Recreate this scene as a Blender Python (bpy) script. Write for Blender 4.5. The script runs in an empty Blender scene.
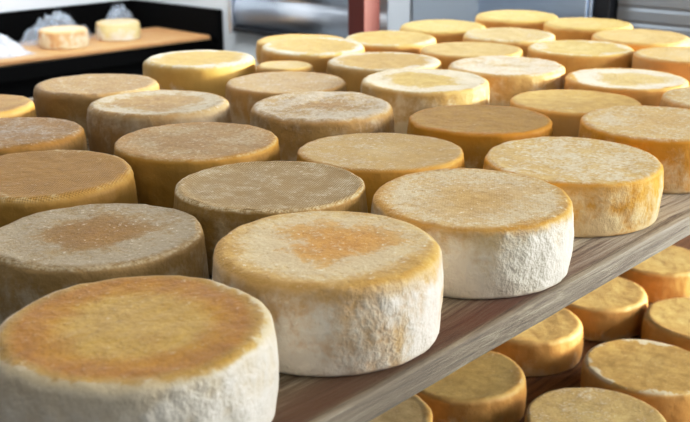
import bpy, bmesh, math, random
from mathutils import Vector, Matrix, noise
PI = math.pi
C = bpy.context.scene.collection
ZT = 1.18            # level of the cheese tops on the upper shelf
SH = 1.1005          # upper shelf surface
SL = 0.5868          # lower shelf surface

# ------------------------------------------------------------------ helpers
def hx(h):
    h = h.lstrip('#')
    c = [int(h[i:i+2], 16)/255 for i in (0, 2, 4)]
    return tuple((v/12.92 if v <= .04045 else ((v+.055)/1.055)**2.4) for v in c) + (1.0,)

class NT:
    def __init__(s, name):
        s.m = bpy.data.materials.new(name); s.m.use_nodes = True
        s.t = s.m.node_tree; s.t.nodes.clear()
        s.out = s.n('ShaderNodeOutputMaterial'); s.b = s.n('ShaderNodeBsdfPrincipled')
        s.l(s.b.outputs[0], s.out.inputs[0])
    def n(s, k, **kw):
        x = s.t.nodes.new(k)
        for a, v in kw.items(): setattr(x, a, v)
        return x
    def l(s, a, b): s.t.links.new(a, b)
    def put(s, sock, v):
        if isinstance(v, bpy.types.NodeSocket): s.l(v, sock)
        else: sock.default_value = v
    def math(s, op, a, b=None, c=None, clamp=False):
        x = s.n('ShaderNodeMath', operation=op, use_clamp=clamp)
        for i, v in enumerate((a, b, c)):
            if v is not None: s.put(x.inputs[i], v)
        return x.outputs[0]
    def smooth(s, v, lo, hi, a=0.0, b=1.0):
        x = s.n('ShaderNodeMapRange', interpolation_type='SMOOTHSTEP')
        s.put(x.inputs['Value'], v)
        s.put(x.inputs['From Min'], lo); s.put(x.inputs['From Max'], hi)
        x.inputs['To Min'].default_value = a; x.inputs['To Max'].default_value = b
        return x.outputs[0]
    def noise(s, vec, scale, detail=3, rough=.55, dist=0):
        x = s.n('ShaderNodeTexNoise'); s.l(vec, x.inputs['Vector'])
        x.inputs['Scale'].default_value = scale; x.inputs['Detail'].default_value = detail
        x.inputs['Roughness'].default_value = rough; x.inputs['Distortion'].default_value = dist
        return x.outputs['Fac']
    def mix(s, f, a, b, mode='MIX'):
        x = s.n('ShaderNodeMix', data_type='RGBA', blend_type=mode)
        s.put(x.inputs[0], f); s.put(x.inputs[6], a); s.put(x.inputs[7], b)
        return x.outputs[2]
    def ramp(s, f, stops, grey=False):
        x = s.n('ShaderNodeValToRGB'); s.l(f, x.inputs[0]); e = x.color_ramp.elements
        while len(e) < len(stops): e.new(.5)
        for i, (p, c) in enumerate(stops):
            e[i].position = p; e[i].color = (c, c, c, 1) if grey else (hx(c) if isinstance(c, str) else c)
        return x.outputs[0]
    def mapping(s, vec, scale=(1, 1, 1), loc=(0, 0, 0), rot=(0, 0, 0)):
        x = s.n('ShaderNodeMapping'); s.l(vec, x.inputs[0])
        x.inputs['Scale'].default_value = scale; x.inputs['Location'].default_value = loc; x.inputs['Rotation'].default_value = rot
        return x.outputs[0]
    def bump(s, h, strength, dist):
        x = s.n('ShaderNodeBump'); s.l(h, x.inputs['Height'])
        x.inputs['Strength'].default_value = strength; x.inputs['Distance'].default_value = dist
        s.l(x.outputs[0], s.b.inputs['Normal'])
    def set(s, **kw):
        for k, v in kw.items(): s.put(s.b.inputs[k.replace('_', ' ')], v)

def plain(name, col, rough=.5, metal=0, var=.12, scale=8, bump=0):
    t = NT(name); tc = t.n('ShaderNodeTexCoord').outputs['Object']
    n = t.noise(tc, scale, 4)
    c = hx(col)
    col = t.mix(n, tuple(v*(1-var) for v in c[:3])+(1,), tuple(min(1, v*(1+var)) for v in c[:3])+(1,))
    t.set(Base_Color=col, Roughness=rough, Metallic=metal)
    if bump: t.bump(t.noise(tc, scale*12, 4), bump, .004)
    return t.m

def link(name, me, mat, parent=None, smooth=False):
    o = bpy.data.objects.new(name, me); C.objects.link(o)
    if mat: me.materials.append(mat)
    if parent: o.parent = parent
    if smooth:
        for p in me.polygons: p.use_smooth = True
    return o
def bmobj(name, bm, mat, parent=None, smooth=False):
    me = bpy.data.meshes.new(name); bm.normal_update(); bm.to_mesh(me); bm.free()
    return link(name, me, mat, parent, smooth)
def bx(bm, x0, x1, y0, y1, z0, z1, bev=0, seg=2):
    r = bmesh.ops.create_cube(bm, size=1)
    for v in r['verts']:
        v.co = Vector(((x0+x1)/2+v.co.x*(x1-x0), (y0+y1)/2+v.co.y*(y1-y0), (z0+z1)/2+v.co.z*(z1-z0)))
    if bev:
        es = {e for v in r['verts'] for e in v.link_edges}
        bmesh.ops.bevel(bm, geom=list(es), offset=bev, segments=seg, affect='EDGES', profile=.5)
def box(name, dims, mat, parent=None, bev=0):
    bm = bmesh.new(); bx(bm, *dims, bev); return bmobj(name, bm, mat, parent)
def tag(o, label=None, cat=None, group=None, kind=None):
    if label: o['label'] = label
    if cat: o['category'] = cat
    if group: o['group'] = group
    if kind: o['kind'] = kind
    return o
def empty(name, loc=(0, 0, 0)):
    o = bpy.data.objects.new(name, None); o.location = loc; o.empty_display_size = .05; C.objects.link(o); return o

# ------------------------------------------------------------------ cheese material
def cheese_mat(name, R, T, s):
    t = NT(name); seed = s['seed']; sm = t.smooth
    tc = t.n('ShaderNodeTexCoord').outputs['Object']
    vec = t.mapping(tc, loc=(seed*1.37, seed*.71, seed*.23))
    sx = t.n('ShaderNodeSeparateXYZ'); t.l(tc, sx.inputs[0]); X, Y, Z = sx.outputs
    r = t.math('DIVIDE', t.math('SQRT', t.math('ADD', t.math('MULTIPLY', X, X), t.math('MULTIPLY', Y, Y))), R)
    zz = t.math('DIVIDE', Z, T)
    rn = s.get('rn', 1)
    nb = t.noise(vec, 10, 4, .55, .3); nm = t.noise(vec, 42, 6, .68); nf = t.noise(vec, 170, 4, .65); nx = t.noise(vec, 480, 2, .6)
    rd = t.math('ADD', r, t.math('ADD', t.math('MULTIPLY_ADD', nb, .7*rn, -.35*rn), t.math('MULTIPLY_ADD', nm, .3*rn, -.15*rn)))
    top = t.ramp(rd, s['top'])
    top = t.mix(sm(nm, .3, .7, 0, .55), top, t.mix(1.0, top, hx('#d2bb90'), 'MULTIPLY'))
    # mould on the top
    mr = t.ramp(rd, s['mr'], True)
    mv = t.math('ADD', t.math('ADD', t.math('MULTIPLY', nb, .3), t.math('ADD', t.math('MULTIPLY', nm, .38), t.math('MULTIPLY', nf, .32))), t.math('MULTIPLY_ADD', mr, .5, -.25))
    th = .63-.2*s['tm']
    mt = sm(mv, th-.05, th+.09, 0, s.get('ts', .85)*.9)
    speck = sm(nf, .60, .70, 0, .8)
    top = t.mix(mt, top, hx(s['mould'])); top = t.mix(t.math('MULTIPLY', speck, s['tm']*1.3), top, hx('#ece2d0')); top = t.mix(sm(nf, .40, .28, 0, .35), top, t.mix(1.0, top, hx('#9a7a52'), 'MULTIPLY'))
    if s['weave']:
        k = 2*PI/.0042; wv = t.mapping(tc, rot=(0, 0, s.get('wrot', .5)))
        sw = t.n('ShaderNodeSeparateXYZ'); t.l(wv, sw.inputs[0])
        w = t.math('MULTIPLY', t.math('SINE', t.math('MULTIPLY', sw.outputs[0], k)), t.math('SINE', t.math('MULTIPLY', sw.outputs[1], k)))
        wf = sm(w, -.2, .7, 0, 1)
        top = t.mix(t.math('MULTIPLY', t.math('MULTIPLY', wf, sm(nm, .35, .6, .35, 1)), s['weave']*.62), top, hx(s.get('wcol', '#d3c2a2')))
    # side
    vs = t.mapping(vec, scale=(1, 1, .8))
    nsb = t.noise(vs, 13, 4, .6, .4); nsm = t.noise(vs, 40, 4, .5)
    side = t.mix(sm(nsb, .3, .7), hx(s['side']), hx(s['side2']))
    ms = t.math('ADD', t.math('ADD', t.math('MULTIPLY', nsb, .5), t.math('ADD', t.math('MULTIPLY', nsm, .34), t.math('MULTIPLY', nf, .16))), t.math('MULTIPLY', t.math('SUBTRACT', .5, zz), s.get('zg', .2)))
    th2 = .66-.32*s['sm']
    side = t.mix(sm(ms, th2-.08, th2+.1, 0, s.get('ss', .9)), side, hx(s['smould']))
    # golden rim band
    rb = t.math('ADD', zz, t.math('MULTIPLY_ADD', nm, .3, -.15))
    side = t.mix(sm(rb, s.get('rz', .8), .98, 0, s['rim']), side, hx(s['rimc']))
    rr = t.math('ADD', r, t.math('MULTIPLY_ADD', nm, .06, -.03))
    top = t.mix(sm(rr, s.get('rr', .9), .99, 0, s['rim']), top, hx(s['rimc']))
    g = t.n('ShaderNodeNewGeometry'); sn = t.n('ShaderNodeSeparateXYZ'); t.l(g.outputs['Normal'], sn.inputs[0])
    tm_ = sm(sn.outputs[2], .45, .85)
    col = t.mix(tm_, side, top)
    # pale crust along the lip
    if s.get('lipw'):
        lf = t.math('MULTIPLY', t.math('MULTIPLY', sm(r, .93, .955), sm(r, .97, .985, 1, 0)), sm(nf, .35, .6, 0, s['lipw']))
        col = t.mix(t.math('MULTIPLY', lf, sm(zz, .96, .99)), col, hx('#d6c8ac'))
    hs_ = t.n('ShaderNodeHueSaturation'); t.l(col, hs_.inputs['Color']); hs_.inputs['Saturation'].default_value = s.get('sat', 1.16); hs_.inputs['Value'].default_value = s.get('val', 1.12); hs_.inputs['Hue'].default_value = .508; col = hs_.outputs[0]
    t.set(Base_Color=col, Roughness=s.get('rough', .58))
    t.b.inputs['Specular IOR Level'].default_value = .35
    hs = t.math('ADD', t.math('MULTIPLY', nsm, 1.0), t.math('MULTIPLY', nf, .3))
    ht = t.math('ADD', t.math('MULTIPLY', nm, .6), t.math('MULTIPLY', nf, .55))
    if s['weave']: ht = t.math('ADD', ht, t.math('MULTIPLY', w, .16*s['weave']))
    hmix = t.n('ShaderNodeMix', data_type='FLOAT'); t.l(tm_, hmix.inputs[0]); t.l(t.math('MULTIPLY', hs, s['sb']), hmix.inputs[2]); t.l(t.math('MULTIPLY', ht, s['tb']), hmix.inputs[3])
    t.bump(hmix.outputs[0], 1.0, .006)
    return t.m

def cheese_mesh(name, R, T, slope, s, nseg, q):
    rt, rb = s['bev'], .006; R -= .0022
    sd = Vector((s['seed']*3.1, s['seed']*1.7, 0))
    prof = [(0, 0, 0)] + [(R*f, 0, 0) for f in (.45, .8)]
    for i in range(5):
        a = i/5*PI/2; prof.append((R-rb+rb*math.sin(a), rb-rb*math.cos(a), 1))
    n = 10*q
    for i in range(n):
        f = i/n; prof.append((R+.0025*math.sin(PI*f), rb+(T-rt-rb)*f, 1))
    for i in range(4*q):
        a = i/(4*q)*PI/2; prof.append((R-rt+rt*math.cos(a), T-rt+rt*math.sin(a), 2))
    m = 12*q
    for i in range(m):
        f = i/m; rr = (R-rt)*(1-f)
        dish = -s.get('dish', .0015)*(1-(1-f)**4)
        prof.append((rr, T+dish, 3))
    prof.append((0, T-s.get('dish', .0015), 3))
    vs = []; fs = []; rows = []
    sl = Vector((.745, .667))*slope
    amp = s.get('geo', 1.0)
    for (r, z, k) in prof:
        if r == 0: rows.append([len(vs)]); cnt = 1
        else: rows.append(list(range(len(vs), len(vs)+nseg))); cnt = nseg
        for j in range(cnt):
            a = 2*PI*j/nseg; ca, sa = math.cos(a), math.sin(a)
            big = noise.noise(Vector((ca*1.3, sa*1.3, 0))+sd)
            rr = r*(1+.010*amp*big)
            zz = z
            p = Vector((ca*r, sa*r, z))
            if k in (1, 2):
                w = .0018*noise.noise(Vector((p.x*34, p.y*34, p.z*22))+sd)+.0008*noise.noise(p*75+sd)
                rr += w*amp
            if k in (2, 3) and r > 0:
                zz += (.0011*noise.noise(p*22+sd)+.0006*noise.noise(p*70+sd))*amp*s.get('tgeo', 1)
            lip = s.get('lip', 0)
            if lip and k >= 2:
                d = (r-(R-rt-.003))/.004
                zz += lip*math.exp(-d*d)*(.6+.8*noise.noise(p*160+sd))
            x, y = ca*rr, sa*rr
            zz += (z/T)*(x*sl.x+y*sl.y)
            vs.append((x, y, zz))
    for a, b in zip(rows, rows[1:]):
        for j in range(nseg):
            k = (j+1) % nseg
            if len(a) == 1: fs.append((a[0], b[k], b[j]))
            elif len(b) == 1: fs.append((a[j], a[k], b[0]))
            else: fs.append((a[j], a[k], b[k], b[j]))
    me = bpy.data.meshes.new(name); me.from_pydata(vs, [], fs); me.update()
    return me

DEF = dict(top=[(0, '#c2a06a'), (.9, '#c2a06a')], mr=[(0, .5), (1, .5)], mould='#d8c8aa', tm=.4, side='#c08c40', side2='#a87434', smould='#d6cdbd', sm=.3,
           rim=.7, rimc='#c8913f', weave=0, sb=.5, tb=.35, bev=.009, ts=.8)
NUM = [0]
def cheese(u, v, R, dz, slope, label, base=SH, ztop=ZT, group='cheese wheels on the upper shelf', q=1, nseg=96, name='cheese', **kw):
    NUM[0] += 1
    s = dict(DEF); s.update(kw); s.setdefault('seed', NUM[0]*1.913)
    s.setdefault('sat', 1.04 if u+v < 2.35 else .93)
    T = ztop+dz-base+s['bev']*.24
    o = link(name, cheese_mesh(name, R, T, slope, s, nseg, q), cheese_mat('cheese_rind', R, T, s), None, True)
    o.location = (u, v, base)
    tag(o, label, 'cheese', group)
    return o

# ------------------------------------------------------------------ upper shelf cheeses
Rm = [(0, .35), (.55, .5), (.75, .62), (1, .5)]
# front row along the plank edge
cheese(.4620, .6518, .1198, .0040, .0005, 'nearest cheese wheel, glossy amber ring around a tan middle, beside the orange-patched white wheel', q=3, nseg=220,
       top=[(0, '#c9a55e'), (.44, '#c9a356'), (.62, '#c08a2a'), (.78, '#b67c20'), (.87, '#bb934a'), (.95, '#cdb184'), (1, '#d4c19c')], mr=[(0, .15), (.75, .15), (.88, .5), (.96, .85), (1, .9)], tm=.3, rn=.35, sat=1.05, val=1.08, mould='#d8cbb2',
       side='#d8ccb8', side2='#c9b79b', sm=.75, smould='#ded8cc', rim=.15, rimc='#cdb58a', rr=.96, bev=.012, sb=1.0, tb=.5, rough=.42, tgeo=1.3)
cheese(.7024, .6527, .1178, .0101, .0044, 'white-sided cheese wheel with orange patches on top and orange stains down its front', q=3, nseg=220,
       top=[(0, '#d09a54'), (.35, '#d1a062'), (.55, '#d2b284'), (.72, '#d6bc92'), (.85, '#cfac76'), (1, '#cda768')], mr=[(0, .3), (.4, .36), (.58, .7), (.76, .55), (.9, .35), (1, .3)], rn=1.25, tm=.66, mould='#d8c8ae', ts=.62,
       side='#d2b083', side2='#c4935a', sm=.68, smould='#e6dfd2', zg=.05, rim=.75, rimc='#cb9f5f', rz=.74, rr=.88, bev=.012, sb=.95, tb=.5)
cheese(.9550, .6511, .1207, .0039, .0237, 'white-sided cheese wheel with an evenly tan top, next to the orange-patched white wheel', q=3, nseg=220,
       top=[(0, '#c9a877'), (.5, '#cbb08a'), (.85, '#c9a878'), (1, '#c59650')], mr=[(0, .4), (.6, .55), (.8, .62), (1, .4)], tm=.6, mould='#d8ccb6', ts=.68, weave=.16, wrot=.2,
       side='#d0bb95', side2='#cba467', sm=.85, smould='#e3ddcf', zg=.15, rim=.85, rimc='#c9974a', rz=.78, rr=.9, bev=.008, sb=1.1, tb=.45)
cheese(1.2188, .6667, .1229, -.0052, .0196, 'golden-sided wheel with pale flecked top at the plank edge, between the white-sided and streaky-topped wheels', q=3, nseg=200,
       top=[(0, '#d0b488'), (.9, '#cfae7b'), (1, '#cb983f')], tm=.68, mould='#e2d9c8', ts=.78, weave=.4, wrot=1.1,
       side='#cf983f', side2='#bf7f27', sm=.6, smould='#dfcfae', ss=.75, zg=.05, rim=.9, rimc='#cf9334', rz=.72, rr=.93, bev=.007, sb=.55, tb=.35)
cheese(1.4770, .6643, .1201, .0027, .0188, 'golden wheel with streaky pale top, standing at the plank edge and cut by the picture', q=2, nseg=160,
       top=[(0, '#cfb086'), (.9, '#d0b286'), (1, '#c98f3c')], tm=.6, mould='#ddd2c0', ts=.75, weave=.2,
       side='#cb9240', side2='#b3782c', sm=.5, smould='#d3c3a6', rim=.85, rimc='#cc8f33', rz=.76, rr=.93, bev=.008, sb=.6)
cheese(1.7461, .6541, .1200, 0, 0, 'pale grey wheel barely in the picture behind the streaky-topped golden wheel',
       top=[(0, '#c9b28c'), (1, '#c99d5c')], tm=.8)
# second row
cheese(.5909, .8912, .1181, -.0023, -.0168, 'grey mouldy wheel with brown patch in the middle of its top, behind amber-ringed wheel', q=3, nseg=200,
       top=[(0, '#a27536'), (.3, '#9d7438'), (.6, '#a88d66'), (.9, '#a08660'), (1, '#9d7c4c')], mr=[(0, .3), (.3, .33), (.5, .6), (.85, .66), (1, .5)], rn=.7, tm=.58, mould='#b5a995', ts=.72, weave=.35,
       side='#a98a5e', side2='#8f6c3c', sm=.45, smould='#bcae98', rim=.5, rimc='#b59468', bev=.008, sb=.8, tb=.6, lipw=.5, lip=.0008)
cheese(.8312, .8672, .1204, .0045, -.0146, 'grey wheel with cloth-weave top and crusty pale lip, behind the orange-patched white wheel', q=3, nseg=220,
       top=[(0, '#9c7c4c'), (.6, '#98794a'), (1, '#9c7c4a')], tm=.42, mould='#c8bda8', ts=.6, weave=1.5, wrot=.35,
       side='#a98550', side2='#93703c', sm=.4, smould='#c0ae90', rim=.3, rimc='#b58f55', bev=.005, lip=.0014, lipw=.6, sb=.6, tb=.25, dish=.003)
cheese(1.0738, .8919, .1206, -.0033, -.0232, 'golden wheel with a pale cloth-weave cross on top, behind the evenly tan white wheel', q=2, nseg=180,
       top=[(0, '#cbb084'), (.35, '#bf9d68'), (.9, '#bc9a66'), (1, '#c0924e')], tm=.5, mould='#d6cab6', ts=.65, weave=1.2, wrot=.8,
       side='#c08f43', side2='#a9762e', sm=.25, rim=.8, rimc='#c5924a', rz=.8, rr=.93, bev=.006, lip=.0006, sb=.4, tb=.3)
cheese(1.3374, .9021, .1173, -.0036, -.0079, 'brown-topped golden wheel behind the pale flecked plank-edge wheel', q=2, nseg=150,
       top=[(0, '#b08a4c'), (.9, '#ad884e'), (1, '#ba8238')], mr=[(0, .4), (.8, .5), (1, .5)], tm=.22, mould='#cdbd9f', ts=.6, weave=.3,
       side='#b88a42', side2='#a37534', sm=.25, smould='#cbb68f', rim=.85, rimc='#c18530', rz=.7, bev=.007, sb=.4)
cheese(1.5945, .8740, .1175, -.0107, -.0098, 'smooth yellow wheel half in shadow, behind the streaky-topped golden wheel', nseg=120,
       top=[(0, '#d1ad6c'), (.95, '#cfa964'), (1, '#cc9434')], tm=.12, mould='#dccfb4', side='#c4934a', side2='#b7863a', sm=.08, rim=.9, rimc='#cf942f', bev=.006, sb=.15, tb=.12)
cheese(1.8333, .8978, .1195, -.0058, .0038, 'yellow wheel with a frosty white ring around its top, behind the smooth shadowed yellow wheel', nseg=120,
       top=[(0, '#d6b981'), (.45, '#d2b57f'), (.7, '#d8c7a4'), (1, '#cf9c4c')], mr=[(0, .3), (.4, .4), (.7, .72), (.9, .65), (1, .3)], tm=.55, mould='#e2dac8',
       side='#cf9a45', side2='#c0822f', sm=.25, rim=.85, rimc='#d09740', bev=.006, sb=.3)
cheese(2.1393, .9057, .1195, .0037, -.0082, 'golden wheel with matte tan top cut by the picture edge, behind the frosty-ringed wheel',
       top=[(0, '#d5b788'), (1, '#d2aa6c')], tm=.5, side='#c08c48', side2='#b38040', sm=.15, bev=.008, sb=.2)
# third row
cheese(.6749, 1.1351, .1212, .0016, .0119, 'amber-brown wheel with cloth-grained top cut by the picture edge, behind the grey mouldy wheel', q=2, nseg=180,
       top=[(0, '#a87b38'), (.8, '#a67a3c'), (1, '#b08544')], mr=[(0, .45), (.85, .4), (1, .7)], tm=.2, mould='#c9b999', weave=.7, wcol='#c4a468', wrot=.1,
       side='#aa8044', side2='#976d2f', sm=.15, smould='#b99c6a', rim=.6, rimc='#b99457', bev=.012, sb=.3, tb=.4, lipw=.5)
cheese(.9260, 1.1193, .1213, .0018, -.0008, 'brown-topped wheel with deep golden side, behind the cloth-weave grey wheel', q=2, nseg=180,
       top=[(0, '#a58253'), (.7, '#a3804e'), (1, '#ad803f')], mr=[(0, .45), (.7, .55), (1, .5)], tm=.5, mould='#c4b294', ts=.65,
       side='#a98043', side2='#936a2e', sm=.15, smould='#b89c68', rim=.7, rimc='#b98a42', bev=.007, sb=.3, tb=.35, lipw=.4, lip=.0005)
cheese(1.2190, 1.1419, .1224, .0033, .0076, 'lumpy tan wheel with mould-streaked brown side, behind the cloth-weave cross wheel', q=2, nseg=180,
       top=[(0, '#ad8549'), (.4, '#b08c56'), (.9, '#b39468'), (1, '#b38a50')], mr=[(0, .35), (.5, .55), (1, .6)], tm=.6, mould='#cfc3b0', ts=.75,
       side='#b08846', side2='#96703a', sm=.5, smould='#c2af93', rim=.7, rimc='#bb8c48', rz=.82, bev=.012, sb=.6, tb=.5, tgeo=2.2)
cheese(1.5112, 1.1488, .1222, .0051, .0107, 'tall pale-sided wheel with golden middle and frosty rim, behind the brown-topped golden wheel', q=2, nseg=150,
       top=[(0, '#cbab66'), (.45, '#c6a45f'), (.65, '#cbb68e'), (.92, '#d0bf9f'), (1, '#cba766')], mr=[(0, .3), (.45, .4), (.7, .68), (.9, .65), (1, .4)], tm=.5, mould='#dcd0b8',
       side='#c19a55', side2='#b28843', sm=.55, smould='#d5c6a8', rim=.65, rimc='#c8a05a', bev=.008, sb=.5)
cheese(1.7680, 1.1333, .1219, .0012, .0041, 'frosted white-topped wheel with a small brown nick near its middle, behind the tall pale-sided wheel', nseg=120,
       top=[(0, '#c8a878'), (.25, '#cfb892'), (1, '#cda15c')], mr=[(0, .35), (.3, .58), (.9, .65), (1, .4)], tm=.6, mould='#e0d6c4',
       side='#cba15c', side2='#bb8a45', sm=.5, smould='#dccfb4', rim=.5, rimc='#cfa15a', bev=.010, sb=.6, tb=.5)
cheese(2.0997, 1.1468, .1220, -.0016, .0037, 'smooth yellow wheel with a tiny pale scratch on top, behind the frosted white-topped wheel', nseg=110,
       top=[(0, '#d8bd80'), (1, '#d6b36c')], mr=[(0, .3), (.6, .4), (.9, .7), (1, .5)], tm=.4, mould='#e3dccb', side='#cc9742', side2='#bd832e', sm=.15, rimc='#d3a352', bev=.008, sb=.25)
cheese(2.3483, 1.1205, .1202, .0003, .0214, 'buff-topped wheel at the far right with lit orange side, behind the matte tan wheel', nseg=110,
       top=[(0, '#dcbd88'), (1, '#dab476')], tm=.3, side='#cf9540', side2='#c48a36', sm=.1, rimc='#d6a456', bev=.010, sb=.2)
# fourth row
cheese(.7782, 1.3924, .1182, -.0023, -.0244, 'brown wheel with grey swirls on top, cut by picture, behind the amber-brown cloth-grained wheel', nseg=140,
       top=[(0, '#a07b50'), (1, '#a47b42')], mr=[(0, .55), (1, .5)], tm=.55, mould='#b9aa98', ts=.75, side='#a17c4c', side2='#8f6936', sm=.4, smould='#b09878', rim=.7, rimc='#b08041', bev=.010, sb=.5, tb=.6)
cheese(1.0530, 1.3690, .1222, .0031, -.0173, 'brown wheel with grey frosty rim and golden middle, behind the brown-topped deep golden wheel', q=2, nseg=150,
       top=[(0, '#b0894b'), (.5, '#ac874d'), (.8, '#a98a5c'), (1, '#b48c50')], mr=[(0, .3), (.5, .35), (.75, .68), (.92, .65), (1, .4)], tm=.5, mould='#c8bba2',
       side='#a37b45', side2='#8d6533', sm=.4, smould='#b8a58a', zg=-.2, rim=.5, rimc='#b18b50', bev=.012, sb=.5, dish=.003)
cheese(1.3646, 1.3729, .1181, -.0055, .0020, 'brown wheel with shadow across half its top and greyish side, behind the lumpy tan wheel', nseg=140,
       top=[(0, '#af8f65'), (1, '#b08d5a')], tm=.5, mould='#c4b49d', ts=.6, side='#ab813f', side2='#94703c', sm=.5, smould='#bcab92', rim=.7, rimc='#b78a48', bev=.007, sb=.5)
cheese(1.6443, 1.3583, .1230, .0023, -.0017, 'plain tan wheel with bright cream rim, behind the tall pale-sided wheel and brown shadowed wheel', nseg=130,
       top=[(0, '#c09a5a'), (.8, '#bd9858'), (1, '#cfb88a')], mr=[(0, .3), (.75, .35), (.92, .8), (1, .6)], tm=.3, mould='#d9cfbd', side='#bd8f43', side2='#a87a30', sm=.2, rim=.5, rimc='#cfae74', bev=.010, sb=.25)
cheese(1.9181, 1.3251, .1187, -.0020, -.0004, 'smooth tan-gold wheel with lit rim, behind the frosted white-topped wheel, beside the plain tan wheel', nseg=110,
       top=[(0, '#cfae70'), (1, '#cfac70')], tm=.15, side='#c08a35', side2='#ad7828', sm=.08, rim=.6, rimc='#d3a458', bev=.009, sb=.15)
cheese(2.1755, 1.3909, .1168, -.0014, .0153, 'tan wheel with pale crumbly front rim, behind the scratched smooth yellow wheel', nseg=110,
       top=[(0, '#d0b076'), (.85, '#d2b682'), (1, '#d9c49a')], mr=[(0, .4), (.8, .5), (1, .8)], tm=.4, mould='#e0d6c2', side='#c79545', side2='#bb8535', sm=.2, rim=.6, rimc='#d9b97c', bev=.010, sb=.3)
cheese(2.4757, 1.3356, .1196, .0010, .0125, 'smooth yellow wheel in the far right corner of the shelf, beside the lit orange-sided wheel', nseg=100,
       top=[(0, '#dbbe7e'), (1, '#d8b468')], tm=.2, mould='#e4dcc6', side='#cd963e', side2='#c0862f', sm=.1, rim=.6, rimc='#dcb368', bev=.011, sb=.2)
# fifth row and behind
cheese(.8368, 1.6312, .1180, -.0026, -.0324, 'golden wheel with lit rim, just showing at the picture edge below the black bench', nseg=120,
       top=[(0, '#ab803c'), (1, '#b58a45')], tm=.15, side='#b5852f', side2='#9b6f24', sm=.1, rim=.6, rimc='#b98d48', bev=.008, sb=.2)
cheese(1.0970, 1.6139, .1190, -.0013, -.0084, 'dull brown wheel in shade, in front of the black bench, behind the grey frosty-rimmed wheel', nseg=140,
       top=[(0, '#af8a54'), (1, '#a98552')], tm=.45, mould='#c3b297', ts=.6, side='#a0783c', side2='#8a632b', sm=.3, smould='#b09a76', rim=.6, rimc='#b08c5a', bev=.011, sb=.4, tb=.4)
cheese(1.4053, 1.6771, .1212, .0016, .0025, 'bright yellow wheel with white frosted far rim, standing alone before the black bench', nseg=130,
       top=[(0, '#cda244'), (.6, '#cca146'), (.85, '#d0b375'), (1, '#d2ad5a')], mr=[(0, .25), (.7, .3), (.9, .75), (1, .6)], tm=.4, mould='#dcd5c8', side='#c49c48', side2='#b98f3c', sm=.1, rim=.5, rimc='#d0ad62', bev=.013, sb=.2, tb=.2)
cheese(1.495, 1.507, .0620, -.005, 0, 'small low cheese peeking between bright yellow wheel and brown shadowed wheel', nseg=90,
       top=[(0, '#cdae72'), (1, '#cdaa68')], tm=.2, side='#b28d50', side2='#a98244', sm=.1, bev=.010, sb=.2)
cheese(1.6900, 1.6100, .1221, .0029, .0230, 'golden wheel with white frosted right rim, between the bright yellow wheel and red post', nseg=130,
       top=[(0, '#cda24c'), (.7, '#cba250'), (1, '#d3b878')], mr=[(0, .25), (.72, .35), (.9, .75), (1, .6)], tm=.4, mould='#ddd5c4', side='#bd8c3d', side2='#a8772d', sm=.2, rim=.5, rimc='#cfaa60', bev=.012, sb=.25)
cheese(1.875, 1.825, .1190, -.025, 0, 'low yellow wheel mostly hidden behind the golden frosted-rim wheel near the red post', nseg=100,
       top=[(0, '#c9a050'), (1, '#cc9f48')], tm=.1, side='#c08d3a', side2='#b07e30', sm=.05, rimc='#d0a24c', bev=.010, sb=.15)
cheese(1.9435, 1.5868, .1166, -.0044, .0231, 'pale gold wheel with bright rim standing right in front of the red post', nseg=110,
       top=[(0, '#d3ad62'), (.8, '#d2ae66'), (1, '#dcc48c')], mr=[(0, .3), (.8, .4), (.95, .7), (1, .6)], tm=.3, mould='#e3dac6', side='#c78f3a', side2='#b27a2a', sm=.1, rim=.6, rimc='#dcb872', bev=.012, sb=.2)
cheese(2.2150, 1.6252, .1178, -.0054, .0228, 'yellow wheel in the back row against the grey wall panel, right of the red post', nseg=100,
       top=[(0, '#d9ba76'), (1, '#dab668')], tm=.15, side='#c88f3c', side2='#b87d2c', sm=.08, rim=.6, rimc='#dcb66a', bev=.013, sb=.15)
cheese(2.5041, 1.5769, .1204, -.0009, .0242, 'farthest yellow wheel, in the back row against the blue steel cabinet', nseg=100,
       top=[(0, '#dbbb72'), (1, '#d9b364')], tm=.15, side='#cf9744', side2='#c08632', sm=.08, rim=.6, rimc='#deba70', bev=.013, sb=.15)

# ------------------------------------------------------------------ lower shelf cheeses
LT = ZT-.5163
def low(u, v, R, label, **kw):
    d = dict(base=SL, top=LT, group='cheese wheels on the lower shelf', q=2, nseg=140, side='#bf8a3c', side2='#a9742c', sm=.15, smould='#c4ad86', rim=.5, rimc='#c89e58',
             top_=None, sat=.93, val=1.2, bev=.011, sb=.35, tb=.25, tm=.15, mould='#d8cbac', zg=.3)
    d.update(kw); t = d.pop('top_') or [(0, '#cdae72'), (.8, '#caa868'), (1, '#c69d5a')]
    top = d.pop('top')
    o = cheese2(u, v, R, label, top, t, **d)
    return o
def cheese2(u, v, R, label, topz, ramp, base, group, q, nseg, **kw):
    NUM[0] += 1
    s = dict(DEF); s.update(kw); s['top'] = ramp; s.setdefault('seed', NUM[0]*1.913)
    T = topz-base
    o = link('cheese', cheese_mesh('cheese', R, T, 0, s, nseg, q), cheese_mat('cheese_rind', R, T, s), None, True)
    o.location = (u, v, base)
    return tag(o, label, 'cheese', group)
low(1.185, 1.014, .1200, 'pale cheese with raised yellow lip on lower shelf, only its edge showing under the plank', top_=[(0, '#c3ac80'), (.9, '#c2a876'), (1, '#d0a048')], lip=.003, bev=.006)
low(1.4280, .9805, .1200, 'golden-brown lower-shelf wheel tucked under the plank, lower left of the pale scuffed one', top_=[(0, '#c4a25a'), (.85, '#c7a864'), (1, '#c89c50')], dish=.004)
low(1.7134, 1.0204, .1200, 'lower-shelf wheel with golden front rim, half under the plank, above the pale scuffed wheel')
low(1.9577, .9913, .1189, 'lower-shelf wheel under the plank with a bright yellow gleam on its front rim')
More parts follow.
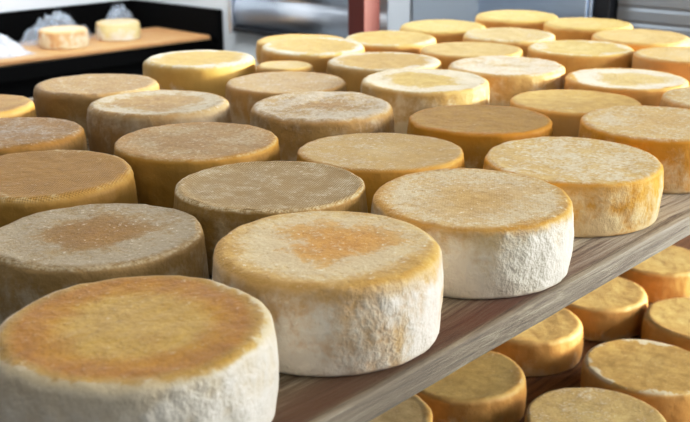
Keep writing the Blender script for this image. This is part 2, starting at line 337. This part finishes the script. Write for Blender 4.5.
low(2.2466, .9770, .1186, 'farthest lower-shelf wheel, at the picture edge directly below the plank')
low(1.9667, .7480, .1175, 'lower-shelf wheel cut by the picture edge, behind the widest smooth yellow lower wheel')
low(1.6854, .7317, .1226, 'widest smooth yellow wheel on the lower shelf with white frosted front rim', mr=[(0, .3), (.85, .35), (.97, .85), (1, .8)], tm=.35, mould='#e0d6bf', top_=[(0, '#d2b06c'), (1, '#cda75f')])
low(1.4343, .7043, .1222, 'pale scuffed wheel on the lower shelf, at the very bottom of the picture', top_=[(0, '#d6bd84'), (1, '#d2b478')], tm=.42, mould='#e2d8c4', bev=.007, tb=.35)

# ------------------------------------------------------------------ wood
def wood_mat(name, cols, stain=None, pale=None, rough=.75, scale=1.0, b=.5):
    t = NT(name); tc = t.n('ShaderNodeTexCoord').outputs['Object']
    wob = t.n('ShaderNodeVectorMath', operation='ADD'); t.l(tc, wob.inputs[0])
    cw = t.n('ShaderNodeCombineXYZ'); t.l(t.math('MULTIPLY_ADD', t.noise(tc, 3.0, 2), .03, -.015), cw.inputs[1]); t.l(cw.outputs[0], wob.inputs[1]); wv = wob.outputs[0]
    st = t.mapping(wv, scale=(2.2*scale, 60*scale, 60*scale)); n1 = t.noise(st, 1.6, 8, .72)
    st2 = t.mapping(wv, scale=(6*scale, 260*scale, 260*scale)); n2 = t.noise(st2, 1.6, 5, .7)
    nb = t.noise(tc, 14, 5, .65)
    f = t.math('ADD', t.math('ADD', t.math('MULTIPLY', n1, .48), t.math('MULTIPLY', n2, .47)), t.math('MULTIPLY', nb, .05))
    col = t.ramp(f, cols)
    if stain:
        sx = t.n('ShaderNodeSeparateXYZ'); t.l(tc, sx.inputs[0])
        # reddish stain line running near the front edge, paler wood farther along
        d = t.math('ADD', sx.outputs[1], t.math('MULTIPLY_ADD', n1, .05, -.025))
        band = t.math('MULTIPLY', t.smooth(d, .529, .541), t.smooth(d, .553, .61, 1, 0))
        along = t.smooth(sx.outputs[0], .9, 1.3, 1, .15)
        top = t.smooth(sx.outputs[2], -.012, -.004)
        col = t.mix(t.math('MULTIPLY', t.math('MULTIPLY', band, t.math('MULTIPLY', along, top)), t.smooth(n2, .3, .6, .45, 1)), col, hx(stain))
        col = t.mix(t.math('MULTIPLY', t.smooth(sx.outputs[0], .8, 1.25, 0, .8), t.smooth(n1, .32, .6)), col, hx(pale))
        col = t.mix(t.smooth(sx.outputs[0], .9, .6, 0, .4), col, hx('#66502f'))
        fr = t.math('MULTIPLY', t.smooth(sx.outputs[1], .536, .5265), .5)
        col = t.mix(fr, col, hx('#b0a695'))
    t.set(Base_Color=col, Roughness=rough)
    t.bump(t.math('ADD', n2, t.math('MULTIPLY', n1, .6)), b, .004)
    return t.m
GREY = [(.40, '#33261a'), (.46, '#74624a'), (.53, '#a39476'), (.59, '#d2c8b0')]
plank_m = wood_mat('weathered_plank_wood', GREY, stain='#6c381a', pale='#c6beae', b=.9)
low_m = wood_mat('brown_plank_wood', [(.4, '#4a2d17'), (.5, '#7a5331'), (.6, '#94683f')], b=.6)
red_m = plain('red_painted_wood', '#733027', .5, var=.08, scale=20)
tan_m = wood_mat('tan_bench_board', [(.38, '#9c7448'), (.5, '#b0875a'), (.62, '#bc9568')], rough=.5, b=.15)

def shelf(name, z, mat, label, ends):
    # weathered board with eased, slightly wavy front edge
    U0, U1 = ends; n = 160
    prof = [(.5260, -.0300), (.5232, -.0275), (.5228, -.0150), (.5232, -.0035), (.5250, -.0008), (.5285, 0), (.60, 0), (.80, 0), (1.2, 0), (1.6, 0), (1.942, 0), (1.943, -.030)]
    bm = bmesh.new(); rows = []
    for i in range(n+1):
        u = U0+(U1-U0)*i/n; row = []
        for k, (v, zz) in enumerate(prof):
            w = .0009*noise.noise(Vector((u*7, k*.15, z)))+.0006*noise.noise(Vector((u*23, k*.4, z))) if k < 6 else 0
            row.append(bm.verts.new((u, v+w+.003, zz+(w*.4 if 2 < k < 6 else 0))))
        rows.append(row)
    for a, b in zip(rows, rows[1:]):
        for k in range(len(prof)):
            m = (k+1) % len(prof); bm.faces.new((a[k], b[k], b[m], a[m]))
    bm.faces.new(rows[0]); bm.faces.new(rows[-1][::-1])
    bmesh.ops.recalc_face_normals(bm, faces=bm.faces)
    o = bmobj(name, bm, mat, None); o.location = (0, 0, z)
    return tag(o, label, 'shelf', 'rack shelves')
shelf('wooden_shelf', SH, plank_m, 'weathered grey wooden shelf carrying the upper cheeses, worn edge stained reddish brown', (-.42, 2.93))
shelf('wooden_shelf', SL, low_m, 'brown wooden shelf carrying the lower cheeses, glimpsed between them', (-.42, 2.93))

rack = empty('cheese_rack', (2.30, 1.98, 0)); tag(rack, 'red-brown painted wooden rack post rising behind the cheeses, with its frame', 'rack')
def rpart(name, dims, bev=.002):
    x0, x1, y0, y1, z0, z1 = dims
    return box(name, (x0-2.30, x1-2.30, y0-1.98, y1-1.98, z0, z1), red_m, rack, bev)
for (u0, v0) in ((2.265, 1.95), (-.36, 1.95)):
    rpart('post', (u0, u0+.073, v0, v0+.063, 0, 2.35))
for u0 in (-.36, 2.265):
    for z in (SH, SL):
        rpart('bearer', (u0+.005, u0+.068, .60, 1.949, z-.085, z-.0305))
for z in (SH, SL):
    rpart('rail', (-.287, 2.264, 1.965, 1.995, z-.085, z-.035))

# ------------------------------------------------------------------ room
floor_m = plain('painted_concrete', '#8d9296', .6, var=.08, scale=3)
wall_m = plain('grey_painted_wall', '#c8cccc', .6, var=.05, scale=2)
white_m = plain('white_painted_wall', '#d3d6da', .6, var=.03, scale=2)
def struct(name, dims, mat): return tag(box(name, dims, mat), kind='structure')
struct('floor', (-4, 7, -4, 6, -.1, 0), floor_m)
struct('wall_back', (3.18, 3.30, 1.27, 4.45, 0, 2.7), wall_m)
struct('wall_sun_block', (3.18, 3.30, -3.5, -.42, 0, 2.7), wall_m)  # unseen wall piece, added so the low sun misses the front cheeses
struct('wall_left', (-3.5, 3.18, 4.30, 4.45, 0, 2.7), white_m)
struct('ceiling', (-3.5, 3.30, 1.0, 4.45, 2.7, 2.8), white_m)
# grey door with pale jamb on the back wall
door = tag(box('door_1', (3.145, 3.18, 2.13, 2.46, .0, 2.05), plain('grey_door_paint', '#8f989f', .45, var=.04), None, .003), kind='structure')
tag(box('trim_1', (3.135, 3.18, 2.463, 2.575, 0, 2.1), plain('pale_door_jamb', '#b6bcc0', .5, var=.04), None, .003), kind='structure')

# black bench in the corner
black_m = plain('black_laminate', '#020202', .9, var=.2); black_m.node_tree.nodes['Principled BSDF'].inputs['Specular IOR Level'].default_value = .1
bench = empty('black_bench', (2.0, 3.95, 0)); tag(bench, 'black bench with black upstand in the room corner, under the tan board', 'bench')
def bpart(name, d): return box(name, (d[0]-2.0, d[1]-2.0, d[2]-3.95, d[3]-3.95, d[4], d[5]), black_m, bench, .003)
bpart('worktop', (.6, 3.148, 3.655, 4.298, .79, .851))
bpart('cabinet', (.6, 3.148, 3.675, 4.298, 0, .789))
bpart('upstand', (.6, 3.139, 4.275, 4.298, .852, .985)); bpart('upstand', (3.140, 3.178, 3.61, 4.298, .852, .985))
bpart('side_panel', (3.149, 3.178, 3.61, 4.298, .0, .851))
bm = bmesh.new(); bx(bm, -2.2, 0, 0, .43, 0, .0195, .004)
b_ = bmobj('wooden_board', bm, tan_m); b_.location = (3.112, 3.625, .8515); b_.rotation_euler.z = math.radians(-3.2); tag(b_, 'long tan wooden board lying on the black bench', 'board')

# cheeses and film on the bench
cheese(2.765, 3.86, .100, 0, 0, 'pale yellow cheese on the tan board near the bench corner', base=.8712, ztop=.947, group='cheeses on the bench board', nseg=80,
       **{k: v for k, v in dict(sat=.8, tm=.5, mould='#d8cfae', side='#cdb678', side2='#c0a564', sm=.4, bev=.012, sb=.8, tb=.6).items()})
cheese(2.465, 3.845, .105, 0, 0, 'mottled orange-brown cheese on the tan board beside the crumpled film', base=.8712, ztop=.946, group='cheeses on the bench board', nseg=80,
       tm=.4, mould='#d6c09a', sat=.85, top=[(0, '#d6bd92'), (1, '#cfa876')], side='#c58a4e', side2='#a9683a', sm=.6, smould='#dccaa8', bev=.014, sb=1.2, tb=.8)
def film_mat(name, col, alpha):
    t = NT(name); tc = t.n('ShaderNodeTexCoord').outputs['Object']
    n = t.noise(tc, 22, 4, .6, .5)
    t.set(Base_Color=hx(col), Roughness=.25, Alpha=t.smooth(n, .3, .7, alpha*.6, min(1, alpha*1.25)))
    t.bump(n, .8, .02)
    return t.m
film_m = film_mat('clear_film', '#aab4bf', .42); paper_m = film_mat('white_plastic', '#ccd0d6', .9)
def crumple(name, cu, cv, ru, rv, h, mat, label, seed, cat='plastic wrap'):
    # loose crumpled sheet: a heightfield mound with sharp folds
    n = 34; bm = bmesh.new(); g = []
    for i in range(n+1):
        row = []
        for j in range(n+1):
            x, y = i/n*2-1, j/n*2-1
            d = max(abs(x), abs(y))*.55+math.hypot(x, y)*.45
            p = Vector((x*1.7+seed, y*1.7, seed*2))
            fold = 1-2*abs(noise.noise(p*1.4)); f2 = 1-2*abs(noise.noise(p*3.1))
            m = max(0, 1-d**2.2)
            z = h*m*(.45+.45*fold+.2*f2)
            px = x+.18*noise.noise(p*1.1+Vector((5, 0, 0))); py = y+.18*noise.noise(p*1.1+Vector((0, 7, 0)))
            row.append(bm.verts.new((px*ru, py*rv, max(.0005, z))))
        g.append(row)
    for i in range(n):
        for j in range(n): bm.faces.new((g[i][j], g[i+1][j], g[i+1][j+1], g[i][j+1]))
    o = bmobj(name, bm, mat, None, True); o.location = (cu, cv, .8715)
    return tag(o, label, cat)
crumple('plastic_film', 2.55, 4.03, .19, .06, .125, film_m, 'clear crumpled film standing behind the mottled orange-brown cheese', 1.3)
crumple('plastic_film', 2.90, 4.04, .10, .05, .13, film_m, 'clear crumpled film behind the pale yellow bench cheese', 4.4)
crumple('plastic_sheet', 2.10, 3.90, .18, .14, .10, paper_m, 'white crumpled plastic at the near end of the tan board', 8.2)

# steel vat on the back wall, behind the red post
def steel(name, col, rough, s=30):
    t = NT(name); tc = t.n('ShaderNodeTexCoord').outputs['Object']
    n = t.noise(t.mapping(tc, scale=(1, 1, 14)), s*.2, 3)
    t.set(Base_Color=t.mix(n, hx(col), tuple(v*.8 for v in hx(col)[:3])+(1,)), Metallic=1.0, Roughness=rough)
    return t.m
steel_m = steel('brushed_steel', '#dde4ec', .33); dsteel_m = plain('dark_steel', '#2b2e33', .4, .6); blue_m = steel('bluish_steel', '#b4c6da', .4)
vat = empty('steel_vat', (3.1, 3.05, .9)); tag(vat, 'long stainless steel vat against the grey wall, between black bench and red post', 'vat')
def lathe_strip(pts, v0, v1):
    bm = bmesh.new(); a = [bm.verts.new((x, v0, z)) for x, z in pts]; b = [bm.verts.new((x, v1, z)) for x, z in pts]
    for i in range(len(pts)-1): bm.faces.new((a[i], a[i+1], b[i+1], b[i]))
    bm.faces.new(a[::-1]); bm.faces.new(b); bmesh.ops.recalc_face_normals(bm, faces=bm.faces)
    return bm
pts = [(.079, .02)]
for i in range(33):     # rolled front with two swellings
    f = i/32; z = .02+.46*f
    pts.append((.060-.018*abs(math.sin(PI*f*3.4))**.8, z))
pts.append((.079, .48))
bmobj('tank', lathe_strip(pts, -.47, .44), steel_m, vat, True)
box('bottom_rail', (.034, .079, -.475, .445, -.002, .018), dsteel_m, vat, .002)
box('end_flange', (.03, .079, .445, .470, -.01, .5), steel_m, vat, .004)
# steel cabinet, dark frame post and slatted shutter on the right
cab = empty('steel_cabinet', (3.1, 1.90, .9)); tag(cab, 'bluish steel cabinet against the back wall, behind the farthest yellow wheel', 'cabinet')
box('body', (.0, .078, -.235, .222, -.9, .9), blue_m, cab, .006)
box('door', (-.016, -.001, -.225, .212, .10, .88), blue_m, cab, .004)
box('drawer', (-.016, -.001, -.225, .212, -.2, .09), blue_m, cab, .004)
dp = box('frame_post', (3.11, 3.178, 1.605, 1.660, 0, 2.3), dsteel_m, None, .004); tag(dp, 'dark upright frame post between steel cabinet and slatted shutter', 'post')
sh = empty('roller_shutter', (3.15, 1.43, 0)); tag(sh, 'grey slatted roller shutter on the back wall at the picture edge', 'shutter')
pts = []
for i in range(40):
    z = .05+i*.05
    pts += [(.006, z), (.001, z+.01), (.001, z+.04), (.006, z+.05)]
pts = [(.029, .05)]+pts+[(.029, 2.05)]
bmobj('curtain', lathe_strip(pts, -.15, .165), plain('shutter_grey', '#96a0a8', .45, .2, var=.06), sh)
box('bottom_bar', (0, .029, -.15, .165, 0, .049), dsteel_m, sh, .002)

# ------------------------------------------------------------------ light
sc = bpy.context.scene
w = bpy.data.worlds.new('World'); sc.world = w; w.use_nodes = True
bg = w.node_tree.nodes['Background']; bg.inputs[0].default_value = (.88, .93, 1.0, 1); bg.inputs[1].default_value = .26
def lamp(name, kind, loc, target, energy, col, **kw):
    d = bpy.data.lights.new(name, kind); d.energy = energy; d.color = col
    for k, v in kw.items(): setattr(d, k, v)
    o = bpy.data.objects.new(name, d); C.objects.link(o); o.location = loc
    o.rotation_euler = (Vector(target)-Vector(loc)).to_track_quat('-Z', 'Y').to_euler(); return o
# direction of the low sun, seen from the cheeses
el = math.radians(7.5); sd = Vector((.786*math.cos(el), -.618*math.cos(el), math.sin(el)))
lamp('sun', 'SUN', Vector((1.5, 1, 1.2))+sd*4, (1.5, 1, 1.2), 8.5, (1, .93, .82), angle=math.radians(4))
lamp('window_light', 'AREA', (3.1, -1.05, 1.62), (.9, .8, 1.12), 160, (.98, .985, 1.0), shape='RECTANGLE', size=1.6, size_y=1.0)
lamp('front_fill', 'AREA', (-.2, -1.6, 2.5), (1.0, .9, 1.1), 8, (1.0, .96, .9), shape='RECTANGLE', size=2.2, size_y=1.8)  # added fill from the camera side, lifts the cheese fronts

lamp('rack_top_fill', 'AREA', (.9, .9, 2.7), (1.0, 1.0, 1.1), 14, (1.0, .98, .95), shape='RECTANGLE', size=1.4, size_y=1.4)  # added soft fill from above, brightens the cheese tops
lamp('back_wall_fill', 'AREA', (2.3, 2.9, 2.5), (2.7, 3.3, .8), 64, (.93, .96, 1.0), shape='RECTANGLE', size=1.6, size_y=.6)  # unseen lamp added to brighten the back walls and rear cheeses

# ------------------------------------------------------------------ camera
cd = bpy.data.cameras.new('camera'); cam = bpy.data.objects.new('camera', cd); C.objects.link(cam)
f, pit, roll, H = 1007.705, .312658, -.0020066, .357143
fw = Vector((.74526*math.cos(pit), .66677*math.cos(pit), -math.sin(pit)))
rt = Vector((.66677, -.74526, 0)); up = rt.cross(fw)
r2 = rt*math.cos(roll)+up*math.sin(roll); u2 = up*math.cos(roll)-rt*math.sin(roll)
M = Matrix((r2, u2, -fw)).transposed().to_4x4(); M.translation = Vector((0, 0, ZT+H)); cam.matrix_world = M
cd.sensor_width = 36; cd.sensor_fit = 'HORIZONTAL'; cd.lens = f/690*36; cd.clip_start = .01
cd.dof.use_dof = True; cd.dof.focus_distance = 1.24; cd.dof.aperture_fstop = 52.6/6.5
sc.camera = cam
sc.view_settings.view_transform = 'Standard'; sc.view_settings.look = 'None'; sc.view_settings.exposure = 0.0
sc.view_settings.use_curve_mapping = True
cm = sc.view_settings.curve_mapping
cc = cm.curves[3]
cc.points.new(.22, .19); cc.points.new(.7, .735)
cm.update()
